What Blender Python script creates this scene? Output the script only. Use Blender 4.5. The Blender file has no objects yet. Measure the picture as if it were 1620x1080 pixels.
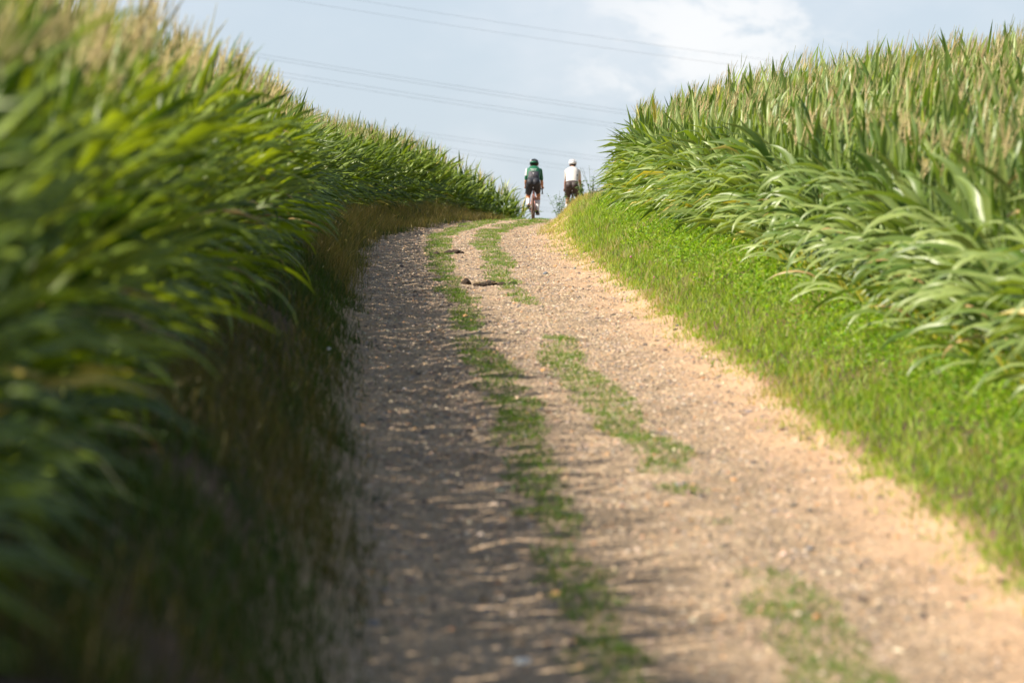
import bpy, bmesh, math, random
import numpy as np
from mathutils import Vector, Matrix, noise as mnoise
random.seed(7)
rng = np.random.default_rng(11)
S = bpy.context.scene
COL = S.collection
F = 6075.0            # focal length of the lens in photograph pixels (135 mm on 36 mm, 1620 wide)
CAMZ = 2.2
R = math.radians

# ------------------------------------------------------------------ camera
cam = bpy.data.cameras.new('camera'); cam_o = bpy.data.objects.new('camera', cam); COL.objects.link(cam_o)
cam.lens = 135; cam.sensor_width = 36; cam.clip_start = 0.5; cam.clip_end = 12000
cam_o.location = (0, 0, CAMZ); cam_o.rotation_euler = (R(90.566), 0, 0)
cam.dof.use_dof = True; cam.dof.focus_distance = 66; cam.dof.aperture_fstop = 2.3
S.camera = cam_o

# ------------------------------------------------------------------ world, sun, exposure
SUN_DIR = Vector((-0.94, -0.34, 0)).normalized()          # horizontal direction towards the sun
SUN_EL = R(42.5)
w = bpy.data.worlds.new('World'); S.world = w; w.use_nodes = True
nt = w.node_tree; nt.nodes.clear()
def N(nt, t, **kw):
    n = nt.nodes.new(t)
    for k, v in kw.items():
        if k.startswith('i_'): n.inputs[k[2:].replace('_', ' ')].default_value = v
        else: setattr(n, k, v)
    return n
sky = N(nt, 'ShaderNodeTexSky', sky_type='NISHITA'); sky.sun_disc = False
sky.sun_elevation = SUN_EL
sky.sun_rotation = math.atan2(SUN_DIR.x, SUN_DIR.y)
sky.air_density = 1.0; sky.dust_density = 1.6; sky.ozone_density = 1.5
tc = N(nt, 'ShaderNodeTexCoord')
def math_node(nt, op, a=None, b=None, clamp=False):
    n = nt.nodes.new('ShaderNodeMath'); n.operation = op; n.use_clamp = clamp
    for i, v in enumerate((a, b)):
        if v is None: continue
        if isinstance(v, (int, float)): n.inputs[i].default_value = v
        else: nt.links.new(v, n.inputs[i])
    return n.outputs[0]
def maprange(nt, v, a, b, c=0.0, d=1.0, smooth=True):
    n = nt.nodes.new('ShaderNodeMapRange'); n.interpolation_type = 'SMOOTHSTEP' if smooth else 'LINEAR'
    nt.links.new(v, n.inputs[0])
    for i, x in enumerate((a, b, c, d)): n.inputs[i+1].default_value = x
    return n.outputs[0]
def mixc(nt, f, a, b, blend='MIX'):
    n = nt.nodes.new('ShaderNodeMix'); n.data_type = 'RGBA'; n.blend_type = blend
    for s, v in ((n.inputs[0], f), (n.inputs[6], a), (n.inputs[7], b)):
        if isinstance(v, (int, float)): s.default_value = v
        elif isinstance(v, tuple): s.default_value = (*v, 1) if len(v) == 3 else v
        else: nt.links.new(v, s)
    return n.outputs[2]
# thin cloud cover over all the sky, with one brighter bank of cumulus
mp = N(nt, 'ShaderNodeMapping'); mp.inputs['Scale'].default_value = (1, 1, 1.9)
nt.links.new(tc.outputs['Generated'], mp.inputs[0])
n1 = N(nt, 'ShaderNodeTexNoise', i_Scale=13.0, i_Detail=8.0, i_Roughness=0.55); nt.links.new(mp.outputs[0], n1.inputs['Vector'])
n2 = N(nt, 'ShaderNodeTexNoise', i_Scale=34.0, i_Detail=9.0, i_Roughness=0.6, i_Distortion=0.4); nt.links.new(mp.outputs[0], n2.inputs['Vector'])
vd = N(nt, 'ShaderNodeVectorMath', operation='DISTANCE'); nt.links.new(tc.outputs['Generated'], vd.inputs[0])
vd.inputs[1].default_value = Vector((0.054, 1.0, 0.088)).normalized()
bank = maprange(nt, vd.outputs['Value'], 0.060, 0.004)
puff = math_node(nt, 'MULTIPLY', maprange(nt, math_node(nt, 'ADD', n2.outputs[0], math_node(nt, 'MULTIPLY', bank, 0.16)), 0.53, 0.70), bank)
veil = maprange(nt, n1.outputs[0], 0.42, 0.68, 0.0, 0.35)
sepz = N(nt, 'ShaderNodeSeparateXYZ'); nt.links.new(tc.outputs['Generated'], sepz.inputs[0])
hz = maprange(nt, sepz.outputs[2], .10, .60, .66, .06)          # milky haze low down, clear towards the zenith
skyc = mixc(nt, hz, sky.outputs[0], (5.0, 5.65, 6.5))
c1 = mixc(nt, math_node(nt, 'MULTIPLY', veil, maprange(nt, sepz.outputs[2], .2, .8, 1, .3)), skyc, (6.5, 6.65, 6.95))
c2 = mixc(nt, math_node(nt, 'MULTIPLY', puff, 0.66), c1, (7.6, 7.5, 7.4))
bg = N(nt, 'ShaderNodeBackground', i_Strength=0.083); nt.links.new(c2, bg.inputs[0])
wo = N(nt, 'ShaderNodeOutputWorld'); nt.links.new(bg.outputs[0], wo.inputs[0])

sun = bpy.data.lights.new('sun', 'SUN'); sun_o = bpy.data.objects.new('sun', sun); COL.objects.link(sun_o)
sun.energy = 5.0; sun.angle = R(0.53); sun.color = (1.0, 0.90, 0.76)
to_sun = Vector((SUN_DIR.x*math.cos(SUN_EL), SUN_DIR.y*math.cos(SUN_EL), math.sin(SUN_EL)))
sun_o.rotation_euler = to_sun.to_track_quat('Z', 'Y').to_euler(); sun_o.location = (-20, -20, 30)
S.view_settings.view_transform = 'Standard'; S.view_settings.look = 'None'
S.view_settings.gamma = 1; S.view_settings.use_curve_mapping = False
S.view_settings.exposure = 0.80
S.render.engine = 'CYCLES'
S.cycles.use_denoising = True
S.cycles.max_bounces = 5; S.cycles.diffuse_bounces = 3; S.cycles.transmission_bounces = 3; S.cycles.transparent_max_bounces = 4; S.cycles.caustics_reflective = False; S.cycles.caustics_refractive = False

# ------------------------------------------------------------------ terrain functions
def spl(knots):
    xs = np.array([k[0] for k in knots], float); ys = np.array([k[1] for k in knots], float)
    g = np.arange(-80, 420, 0.5); v = np.interp(g, xs, ys)
    k = np.hanning(19); k /= k.sum()
    v2 = np.convolve(np.pad(v, 9, mode='edge'), k, mode='valid')
    return lambda d: np.interp(d, g, v2)
ZC = spl([(-80, -2.5), (0, -2.25), (8, -1.98), (17.4, -1.40), (25, -.80), (33, -.2), (48, .92), (56, 1.5), (70, 2.5), (85, 3.42), (92, 3.80),
          (98, 4.00), (101, 4.00), (106, 3.70), (112, 3.05), (120, 2.0), (140, -.8), (200, -9), (300, -20), (420, -28)])
CX = spl([(-80, 4.8), (0, 1.7), (17, 1.03), (33, .40), (48, -.2), (56, -.5), (70, -.88), (76, -.78), (82, -.5), (88, 0.0), (92, .4), (98, 1.0), (105, 2.4), (115, 5.2), (130, 10), (420, 90)])
BR = spl([(-80, .5), (20, .42), (33, .50), (45, .66), (60, .60), (75, .50), (84, .50), (90, .60), (96, .5), (105, .15), (420, .1)])
BL = spl([(-80, .95), (20, .95), (30, .85), (42, .70), (55, .60), (72, .32), (90, .12), (98, .0), (105, -.12), (110, -.3), (420, -.6)])
SLL = spl([(-80, .21), (35, .19), (60, .08), (80, .03), (420, .0)])
HWL = spl([(-80, 1.72), (66, 1.72), (75, 1.5), (82, 1.3), (90, 1.2), (420, 1.2)])
BWR = spl([(-80, 1.75), (60, 1.75), (82, .8), (92, .55), (420, .6)])
HWR = spl([(-80, 1.72), (60, 1.70), (75, 1.52), (85, 1.2), (92, 1.15), (420, 1.15)])
SLR = spl([(-80, .08), (25, .10), (40, .13), (90, .15), (120, .05), (420, 0)])
def ss(a, b, x):
    t = np.clip((x-a)/(b-a), 0, 1); return t*t*(3-2*t)
def ground_z(X, D):
    X = np.asarray(X, float); D = np.asarray(D, float)
    u = X - CX(D)
    z = ZC(D) + CAMZ
    e0 = HWR(D)-.15; z = z + BR(D)*ss(0, 1, (u-e0)/BWR(D)) + SLR(D)*np.clip(u-3.2, 0, 40)
    z = z + BL(D)*ss(1.6, 2.7, -u) + SLL(D)*np.clip(-u-2.9, 0, 40)
    # wheel ruts and a low crown between them
    z = z - 0.035*np.exp(-((u-1.0)/.30)**2) - 0.03*np.exp(-((u+1.12)/.30)**2)
    rough = 0.018*np.sin(X*2.3+D*1.1)+0.014*np.sin(X*4.7-D*1.9+1)+0.010*np.sin(X*7.9+D*3.7)+.006*np.sin(X*13.1-D*6.3)
    return z + rough*np.where(np.abs(u) < 12, 1, 0)
def gz(x, d): return float(ground_z(x, d))
def vnoise(x, y, scale, seed=0):
    """cheap value noise, vectorised"""
    x = np.asarray(x)/scale + seed*17.3; y = np.asarray(y)/scale + seed*9.1
    xi = np.floor(x).astype(int); yi = np.floor(y).astype(int); fx = x-xi; fy = y-yi
    fx = fx*fx*(3-2*fx); fy = fy*fy*(3-2*fy)
    def h(a, b):
        v = np.sin(a*127.1+b*311.7+seed*74.7)*43758.5453; return v-np.floor(v)
    return (h(xi, yi)*(1-fx)+h(xi+1, yi)*fx)*(1-fy)+(h(xi, yi+1)*(1-fx)+h(xi+1, yi+1)*fx)*fy
def fbm(x, y, s, seed=0): return (vnoise(x, y, s, seed)+.5*vnoise(x, y, s/2.1, seed+1)+.25*vnoise(x, y, s/4.3, seed+2))/1.75

# ------------------------------------------------------------------ object helpers
def tag(o, label=None, cat=None, group=None, kind=None):
    if label: o['label'] = label
    if cat: o['category'] = cat
    if group: o['group'] = group
    if kind: o['kind'] = kind
    return o
def empty(name, loc=(0, 0, 0), rz=0, **kw):
    o = bpy.data.objects.new(name, None); COL.objects.link(o); o.location = loc; o.rotation_euler = (0, 0, rz)
    o.empty_display_size = .1
    return tag(o, **kw)
def link(name, me, parent=None, **kw):
    o = bpy.data.objects.new(name, me); COL.objects.link(o)
    if parent is not None: o.parent = parent
    return tag(o, **kw)
def mesh_np(name, V, T, mats, smooth=True, cols=None, mi=None, uattr=None, quads=False):
    me = bpy.data.meshes.new(name)
    V = np.ascontiguousarray(V, np.float32).reshape(-1, 3); T = np.ascontiguousarray(T, np.int32)
    k = T.shape[1]
    me.vertices.add(len(V)); me.vertices.foreach_set('co', V.ravel())
    me.loops.add(T.size); me.loops.foreach_set('vertex_index', T.ravel())
    me.polygons.add(len(T)); me.polygons.foreach_set('loop_start', np.arange(0, T.size, k, dtype=np.int32))
    try: me.polygons.foreach_set('loop_total', np.full(len(T), k, np.int32))
    except Exception: pass
    for m in (mats if isinstance(mats, (list, tuple)) else [mats]): me.materials.append(m)
    if mi is not None: me.polygons.foreach_set('material_index', np.ascontiguousarray(mi, np.int32))
    me.update(calc_edges=True)
    me.polygons.foreach_set('use_smooth', np.full(len(T), smooth))
    if cols is not None:
        a = me.color_attributes.new('col', 'FLOAT_COLOR', 'POINT')
        c = np.ones((len(V), 4), np.float32); c[:, :3] = cols; a.data.foreach_set('color', c.ravel())
    if uattr is not None:
        a = me.attributes.new('u', 'FLOAT', 'POINT'); a.data.foreach_set('value', np.ascontiguousarray(uattr, np.float32))
    me.validate()
    return me
def bm_mesh(name, bm, mats, smooth=True):
    me = bpy.data.meshes.new(name)
    bmesh.ops.recalc_face_normals(bm, faces=bm.faces)
    bm.to_mesh(me); bm.free()
    for m in (mats if isinstance(mats, (list, tuple)) else [mats]): me.materials.append(m)
    me.polygons.foreach_set('use_smooth', [smooth]*len(me.polygons))
    return me

# ------------------------------------------------------------------ materials
def new_mat(name):
    m = bpy.data.materials.new(name); m.use_nodes = True; t = m.node_tree; t.nodes.clear()
    out = N(t, 'ShaderNodeOutputMaterial'); return m, t, out
def plain(name, c, rough=.6, metal=0.0, spec=.5, noise=0.08, scale=40):
    m, t, out = new_mat(name)
    b = N(t, 'ShaderNodeBsdfPrincipled'); b.inputs['Roughness'].default_value = rough; b.inputs['Metallic'].default_value = metal
    b.inputs['Specular IOR Level'].default_value = spec
    co = N(t, 'ShaderNodeTexCoord'); nz = N(t, 'ShaderNodeTexNoise', i_Scale=float(scale), i_Detail=4.0)
    t.links.new(co.outputs['Object'], nz.inputs['Vector'])
    lo = tuple(x*(1-noise*2) for x in c); hi = tuple(min(1, x*(1+noise*2)) for x in c)
    t.links.new(mixc(t, nz.outputs[0], lo, hi), b.inputs['Base Color']); t.links.new(b.outputs[0], out.inputs[0])
    return m
def leaf_mat(name, base=None, transl=.35, rough=.42, spec=.45, attr=False, hue=.03, tcol=None, midrib=False):
    """leaf: glossy cuticle + light passing through; tone varies per object and with the point colour"""
    m, t, out = new_mat(name)
    oi = N(t, 'ShaderNodeObjectInfo')
    co = N(t, 'ShaderNodeTexCoord')
    nz = N(t, 'ShaderNodeTexNoise', i_Scale=9.0, i_Detail=3.0)
    t.links.new(co.outputs['Object'], nz.inputs['Vector'])
    if attr:
        a = N(t, 'ShaderNodeVertexColor', layer_name='col'); col = a.outputs[0]
    else:
        lo, hi = base; col = mixc(t, oi.outputs['Random'], lo, hi)
    col = mixc(t, maprange(t, nz.outputs[0], .3, .7, 0, .35), col, mixc(t, 1.0, col, (1.35, 1.25, .9), 'MULTIPLY'))
    b = N(t, 'ShaderNodeBsdfPrincipled'); b.inputs['Roughness'].default_value = rough; b.inputs['Specular IOR Level'].default_value = spec
    t.links.new(col, b.inputs['Base Color'])
    tr = N(t, 'ShaderNodeBsdfTranslucent'); t.links.new(mixc(t, 1.0, col, tcol or (1.5, 1.7, .45), 'MULTIPLY'), tr.inputs[0])
    mx = N(t, 'ShaderNodeMixShader'); mx.inputs[0].default_value = transl
    t.links.new(b.outputs[0], mx.inputs[1]); t.links.new(tr.outputs[0], mx.inputs[2]); t.links.new(mx.outputs[0], out.inputs[0])
    return m
G1, G2 = (.07, .135, .016), (.27, .345, .11)     # maize leaf greens
M_leaf = leaf_mat('maize_leaf', (G1, G2), transl=.24, rough=.40, spec=.5)
GL1, GL2 = (.028, .065, .007), (.185, .26, .035)     # left field greens, same crop, darkened to put its shade into the colour
M_leafl = leaf_mat('maize_leaf_shade_tint', (GL1, GL2), transl=.40, rough=.42, spec=.42, tcol=(2.6, 2.3, .35))
M_yel = leaf_mat('maize_leaf_yellow', ((.50, .52, .05), (.60, .55, .12)), transl=.4, tcol=(1.2, 1.2, .5))
M_dryleaf = leaf_mat('maize_leaf_dry', ((.30, .20, .09), (.45, .33, .15)), transl=.2, tcol=(1.2, 1.1, .6))
M_stalk = leaf_mat('maize_stalk', ((.10, .17, .05), (.17, .22, .07)), transl=.05, rough=.5)
M_tassel = leaf_mat('maize_tassel', ((.34, .34, .14), (.66, .55, .31)), transl=.25, rough=.8, spec=.2, tcol=(1.2, 1.1, .8))
M_husk = leaf_mat('maize_husk', ((.16, .25, .08), (.22, .30, .11)), transl=.1)
M_silk = plain('maize_silk', (.22, .08, .04), .8)
M_mass = leaf_mat('maize_mass', attr=True, tcol=(1.9, 1.95, .4), transl=.30, rough=.42, spec=.5)
M_masst = leaf_mat('maize_mass_tassel', attr=True, transl=.25, rough=.8, spec=.2, tcol=(1.2, 1.1, .8))
M_grass = leaf_mat('grass_blades', attr=True, transl=.42, rough=.5, spec=.35)
M_weed = leaf_mat('weed_leaf', ((.07, .14, .045), (.12, .20, .07)), transl=.3)
M_stem = plain('weed_stem', (.10, .12, .05), .7)

def soil_mat():
    m, t, out = new_mat('field_soil')
    co = N(t, 'ShaderNodeTexCoord')
    n1 = N(t, 'ShaderNodeTexNoise', i_Scale=1.6, i_Detail=8.0); t.links.new(co.outputs['Object'], n1.inputs['Vector'])
    n2 = N(t, 'ShaderNodeTexNoise', i_Scale=26.0, i_Detail=6.0); t.links.new(co.outputs['Object'], n2.inputs['Vector'])
    c = mixc(t, maprange(t, n1.outputs[0], .35, .65), (.085, .058, .038), (.13, .09, .058))
    c = mixc(t, maprange(t, n2.outputs[0], .35, .7, 0, .6), c, (.06, .042, .028))
    ua = N(t, 'ShaderNodeAttribute', attribute_name='u')
    near = math_node(t, 'MULTIPLY', maprange(t, ua.outputs['Fac'], -2.3, -1.9), maprange(t, ua.outputs['Fac'], 2.15, 1.75))
    c = mixc(t, near, c, mixc(t, maprange(t, ua.outputs['Fac'], .9, 1.5), (.38, .28, .18), (.58, .37, .22)))
    b = N(t, 'ShaderNodeBsdfPrincipled'); b.inputs['Roughness'].default_value = .95; b.inputs['Specular IOR Level'].default_value = .15
    t.links.new(c, b.inputs['Base Color'])
    bp = N(t, 'ShaderNodeBump'); bp.inputs['Distance'].default_value = .05; bp.inputs['Strength'].default_value = .9
    t.links.new(n2.outputs[0], bp.inputs['Height']); t.links.new(bp.outputs[0], b.inputs['Normal'])
    t.links.new(b.outputs[0], out.inputs[0]); return m
def track_mat():
    m, t, out = new_mat('gravel_track')
    co = N(t, 'ShaderNodeTexCoord'); ua = N(t, 'ShaderNodeAttribute', attribute_name='u')
    big = N(t, 'ShaderNodeTexNoise', i_Scale=.9, i_Detail=6.0); t.links.new(co.outputs['Object'], big.inputs['Vector'])
    mid = N(t, 'ShaderNodeTexNoise', i_Scale=7.0, i_Detail=7.0, i_Roughness=.65); t.links.new(co.outputs['Object'], mid.inputs['Vector'])
    v1 = N(t, 'ShaderNodeTexVoronoi', i_Scale=30.0, i_Randomness=1.0); t.links.new(co.outputs['Object'], v1.inputs['Vector'])
    v2 = N(t, 'ShaderNodeTexVoronoi', i_Scale=52.0, i_Randomness=1.0); t.links.new(co.outputs['Object'], v2.inputs['Vector'])
    earth = mixc(t, maprange(t, big.outputs[0], .35, .65), (.37, .265, .165), (.48, .345, .215))
    # sandy orange earth at the right hand shoulder
    earth = mixc(t, maprange(t, ua.outputs['Fac'], .9, 1.5, 0, .75), earth, (.58, .37, .22))
    rr = N(t, 'ShaderNodeValToRGB')
    e = rr.color_ramp.elements; e[0].position = 0; e[0].color = (.10, .09, .085, 1); e[1].position = 1; e[1].color = (.66, .52, .38, 1)
    for p, c in ((.2, (.30, .24, .18)), (.45, (.43, .32, .21)), (.65, (.32, .265, .22)), (.82, (.55, .39, .25))):
        x = e.new(p); x.color = (*c, 1)
    sp = N(t, 'ShaderNodeSeparateColor'); t.links.new(v1.outputs['Color'], sp.inputs[0]); t.links.new(sp.outputs[0], rr.inputs[0])
    gmask = math_node(t, 'MULTIPLY', maprange(t, mid.outputs[0], .30, .50), maprange(t, ua.outputs['Fac'], 1.15, 1.65, 1.0, .25))
    peb = math_node(t, 'MULTIPLY', gmask, maprange(t, v1.outputs['Distance'], .55, .42))
    c = mixc(t, math_node(t, 'MULTIPLY', peb, .92), earth, rr.outputs[0])
    sp2 = N(t, 'ShaderNodeSeparateColor'); t.links.new(v2.outputs['Color'], sp2.inputs[0])
    c = mixc(t, maprange(t, sp2.outputs[1], .55, 1.0, 0, .35), c, (.30, .22, .15))
    b = N(t, 'ShaderNodeBsdfPrincipled'); b.inputs['Roughness'].default_value = .92; b.inputs['Specular IOR Level'].default_value = .2
    t.links.new(c, b.inputs['Base Color'])
    h = math_node(t, 'ADD', math_node(t, 'MULTIPLY', math_node(t, 'SUBTRACT', 1.0, v1.outputs['Distance']), gmask), math_node(t, 'MULTIPLY', mid.outputs[0], 1.2))
    bp = N(t, 'ShaderNodeBump'); bp.inputs['Distance'].default_value = .03; bp.inputs['Strength'].default_value = 1.0
    t.links.new(h, bp.inputs['Height']); t.links.new(bp.outputs[0], b.inputs['Normal'])
    t.links.new(b.outputs[0], out.inputs[0]); return m
def stone_mat():
    m, t, out = new_mat('gravel_stones')
    a = N(t, 'ShaderNodeVertexColor', layer_name='col')
    b = N(t, 'ShaderNodeBsdfPrincipled'); b.inputs['Roughness'].default_value = .8; b.inputs['Specular IOR Level'].default_value = .3
    co = N(t, 'ShaderNodeTexCoord'); nz = N(t, 'ShaderNodeTexNoise', i_Scale=120.0, i_Detail=4.0); t.links.new(co.outputs['Object'], nz.inputs['Vector'])
    t.links.new(mixc(t, maprange(t, nz.outputs[0], .3, .7, 0, .5), a.outputs[0], mixc(t, 1.0, a.outputs[0], (.7, .66, .6), 'MULTIPLY')), b.inputs['Base Color'])
    t.links.new(b.outputs[0], out.inputs[0]); return m
M_soil = soil_mat(); M_track = track_mat(); M_stone = stone_mat()

# ------------------------------------------------------------------ ground sheet, dirt track
def grid_mesh(name, us, ds, zf, mat, follow=True, uat=False):
    U, Dm = np.meshgrid(us, ds)
    X = U + (CX(np.clip(Dm, -80, 400)) if follow else 0)
    Z = zf(X, Dm, U)
    V = np.stack([X, Dm, Z], -1).reshape(-1, 3)
    nu, nd = len(us), len(ds)
    i = (np.arange(nd-1)[:, None]*nu + np.arange(nu-1)[None]).ravel()
    Q = np.stack([i, i+1, i+1+nu, i+nu], -1)
    return mesh_np(name, V, Q, mat, True, uattr=U.ravel() if uat else None)
us = np.concatenate([[-3000, -1200, -500, -200, -100, -60], np.arange(-40, -12, 3), np.arange(-12, -4, .5), np.arange(-4, 4.01, .12), np.arange(4.4, 14, .6), np.arange(15, 45, 4), [60, 100, 200, 500, 1200, 3000]])
ds = np.concatenate([[-3000, -1000, -300, -120, -80, -50, -30, -20, -12, -6], np.arange(-2, 125, .3), np.arange(126, 200, 4), np.arange(210, 420, 20), [500, 800, 1500, 3000, 6000]])
def zf_ground(X, D, U):
    z = ground_z(X, np.clip(D, -80, 420)); return z
link('ground', grid_mesh('ground', us, ds, zf_ground, M_soil, uat=True), kind='structure', label='brown earth of the hillside under the maize and verges')
ut = np.linspace(-2.05, 2.0, 82); dt = np.concatenate([[-60, -40, -20, -10], np.arange(-5, 125, .12), np.arange(125, 160, 3)])
def zf_track(X, D, U):
    z = ground_z(X, D) + .014 - .09*ss(1.85, 2.05, np.abs(U)) 
    n = vnoise(X, D, .11, 5)*.010 + vnoise(X, D, .32, 6)*.014
    return z + n - .012
link('dirt_track', grid_mesh('dirt_track', ut, dt, zf_track, M_track, uat=True), kind='structure', label='pale gravel farm track climbing to the crest')

# ------------------------------------------------------------------ ribbons (grass blades, leaves) as arrays
def ribbons(P, W, side, cols=None, three=False, fold=.25):
    """P (N,K,3) centre line, W (N,K) half widths, side (N,K,3) unit; returns V,T,cols. last section is the tip"""
    n, k = P.shape[:2]
    if three:
        d = np.gradient(P, axis=1); nrm = np.cross(side, d); nrm /= np.linalg.norm(nrm, axis=-1, keepdims=True)+1e-9
        L = P - side*W[..., None]; Rr = P + side*W[..., None]; Mi = P - nrm*(W*fold*2)[..., None]
        V = np.stack([L, Mi, Rr], 2).reshape(n, k*3, 3); c = 3
    else:
        V = np.stack([P-side*W[..., None], P+side*W[..., None]], 2).reshape(n, k*2, 3); c = 2
    t = []
    for i in range(k-1):
        for j in range(c-1):
            a = i*c+j; t += [(a, a+1, a+1+c), (a, a+1+c, a+c)]
    t = np.array(t); T = (t[None] + (np.arange(n)*k*c)[:, None, None]).reshape(-1, 3)
    C = None
    if cols is not None: C = np.repeat(cols, k*c, axis=0) if cols.ndim == 2 else np.repeat(cols, c, axis=1).reshape(-1, 3)
    return V.reshape(-1, 3), T, C
def merge(parts):
    Vs, Ts, Cs, o = [], [], [], 0
    for V, T, C in parts:
        Vs.append(V); Ts.append(T+o); o += len(V)
        if C is not None: Cs.append(C)
    return np.concatenate(Vs), np.concatenate(Ts), (np.concatenate(Cs) if Cs else None)
def blades(X, D, h, wd, lean, cols, k=3, zoff=0, curl=1.6, az=None, zs=None):
    n = len(X); z = (ground_z(X, D) if zs is None else zs) + zoff
    az = rng.uniform(0, 2*np.pi, n) if az is None else az
    s = np.linspace(0, 1, k)
    out = lean[:, None]*h[:, None]*s[None]**curl; up = h[:, None]*(s[None] - .25*lean[:, None]*s[None]**2)
    P = np.stack([X[:, None]+out*np.cos(az)[:, None], D[:, None]+out*np.sin(az)[:, None], z[:, None]+up], -1)
    f = rng.uniform(0, np.pi, n)      # facing
    side = np.stack([np.cos(f), np.sin(f), np.zeros(n)], -1)[:, None].repeat(k, 1)
    W = (wd[:, None]*np.array([1, .8, .04] if k == 3 else np.linspace(1, .05, k))[None])/2
    tc = np.clip(cols[:, None, :]*np.linspace(.85, 1.15, k)[None, :, None], 0, 1)
    return ribbons(P, W, side, tc)
def pal(n, entries):
    """entries [(weight, (r,g,b))], with jitter"""
    wts = np.array([e[0] for e in entries], float); wts /= wts.sum()
    c = np.array([e[1] for e in entries])[rng.choice(len(entries), n, p=wts)]
    return np.clip(c*rng.uniform(.75, 1.25, (n, 1))*rng.uniform(.93, 1.07, (n, 3)), 0, 1)

# ------------------------------------------------------------------ maize leaf geometry
def leaf_geo(n, kind, k, az=None, org=None, three=True, scale=1.0, len_mul=None):
    """kind array: 0 low arching, 1 middle, 2 upright top. Built along +X then turned by az and moved to org."""
    kind = np.broadcast_to(kind, (n,))
    pick = lambda a, b, c, e=None: np.where(kind == 0, a, np.where(kind == 1, b, np.where(kind == 3, b if e is None else e, c)))
    L = pick(rng.uniform(.72, 1.0, n), rng.uniform(.70, .95, n), rng.uniform(.42, .74, n))*scale
    if len_mul is not None: L = L*len_mul
    th0 = np.radians(pick(rng.uniform(28, 48, n), rng.uniform(10, 26, n), rng.uniform(2, 12, n), rng.uniform(26, 42, n)))
    th1 = np.radians(pick(rng.uniform(100, 162, n), rng.uniform(38, 140, n), rng.uniform(6, 40, n), rng.uniform(55, 105, n)))
    p = pick(rng.uniform(.9, 1.5, n), rng.uniform(1.2, 2.4, n), rng.uniform(1.2, 2.6, n))
    s = np.linspace(0, 1, k)
    th = th0[:, None]+(th1-th0)[:, None]*s[None]**p[:, None]
    ds_ = L[:, None]/(k-1)
    x = np.concatenate([np.zeros((n, 1)), np.cumsum(np.sin((th[:, 1:]+th[:, :-1])/2)*ds_, 1)], 1)
    z = np.concatenate([np.zeros((n, 1)), np.cumsum(np.cos((th[:, 1:]+th[:, :-1])/2)*ds_, 1)], 1)
    bend = rng.uniform(-.25, .25, n)[:, None]*L[:, None]*s[None]**2
    P = np.stack([x, bend, z], -1)
    Wm = pick(rng.uniform(.036, .048, n), rng.uniform(.040, .052, n), rng.uniform(.026, .038, n))
    prof = np.interp(s, [0, .08, .3, .55, .8, .93, 1], [.45, .75, 1.0, .9, .52, .22, .02])
    W = Wm[:, None]*prof[None]
    tw = (rng.uniform(-.5, .5, n))[:, None] + (rng.uniform(-1.3, 1.3, n))[:, None]*s[None]**1.5 + .22*np.sin(s[None]*rng.uniform(7, 13, (n, 1))+rng.uniform(0, 6, (n, 1)))
    T = np.stack([np.sin(th), np.zeros_like(th), np.cos(th)], -1); Nn = np.stack([-np.cos(th), np.zeros_like(th), np.sin(th)], -1)
    Y = np.zeros_like(T); Y[..., 1] = 1
    side = Y*np.cos(tw)[..., None] + Nn*np.sin(tw)[..., None]
    if az is not None:
        c, s_ = np.cos(az)[:, None], np.sin(az)[:, None]
        def rot(A): return np.stack([A[..., 0]*c - A[..., 1]*s_, A[..., 0]*s_ + A[..., 1]*c, A[..., 2]], -1)
        P = rot(P); side = rot(side)
    if org is not None: P = P + org[:, None]
    return P, W, side
LEAFM = {}
for kd in (0, 1, 2, 10, 11, 12, 13):
    LEAFM[kd] = []
    for j in range(10):
        P, W, sd = leaf_geo(1, kd % 10, 9)
        V, T, _ = ribbons(P, W*(1 if kd < 10 else .84), sd, three=True, fold=.22)
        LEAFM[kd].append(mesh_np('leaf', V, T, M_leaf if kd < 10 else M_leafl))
DRYM = []
for j in range(4):
    P, W, sd = leaf_geo(1, 0, 8, scale=.85)
    V, T, _ = ribbons(P, W*.55, sd, three=True, fold=.5); DRYM.append(mesh_np('leaf', V, T, M_dryleaf))
YELM = []
for j in range(4):
    P, W, sd = leaf_geo(1, 2, 7, scale=.62)
    P[..., 0] += .10*np.linspace(0, 1, 7)
    V, T, _ = ribbons(P, W*.9, sd, three=True, fold=.2); YELM.append(mesh_np('leaf', V, T, M_yel))
def tube_np(P, rad, m=3, cols=None):
    """P (N,K,3) mostly vertical; rad (N,K)"""
    n, k = P.shape[:2]; a = np.arange(m)*2*np.pi/m
    d = np.gradient(P, axis=1); d /= np.linalg.norm(d, axis=-1, keepdims=True)+1e-9
    ref = np.zeros_like(d); ref[..., 0] = 1; e1 = np.cross(d, ref); e1 /= np.linalg.norm(e1, axis=-1, keepdims=True)+1e-9
    e2 = np.cross(d, e1)
    V = P[:, :, None] + rad[:, :, None, None]*(e1[:, :, None]*np.cos(a)[:, None]+e2[:, :, None]*np.sin(a)[:, None])
    t = []
    for i in range(k-1):
        for j in range(m):
            A = i*m+j; B = i*m+(j+1) % m; t += [(A, B, B+m), (A, B+m, A+m)]
    t = np.array(t); T = (t[None]+(np.arange(n)*k*m)[:, None, None]).reshape(-1, 3)
    C = None if cols is None else np.repeat(cols, k*m, axis=0)
    return V.reshape(-1, 3), T, C
STALKM = []
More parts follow.
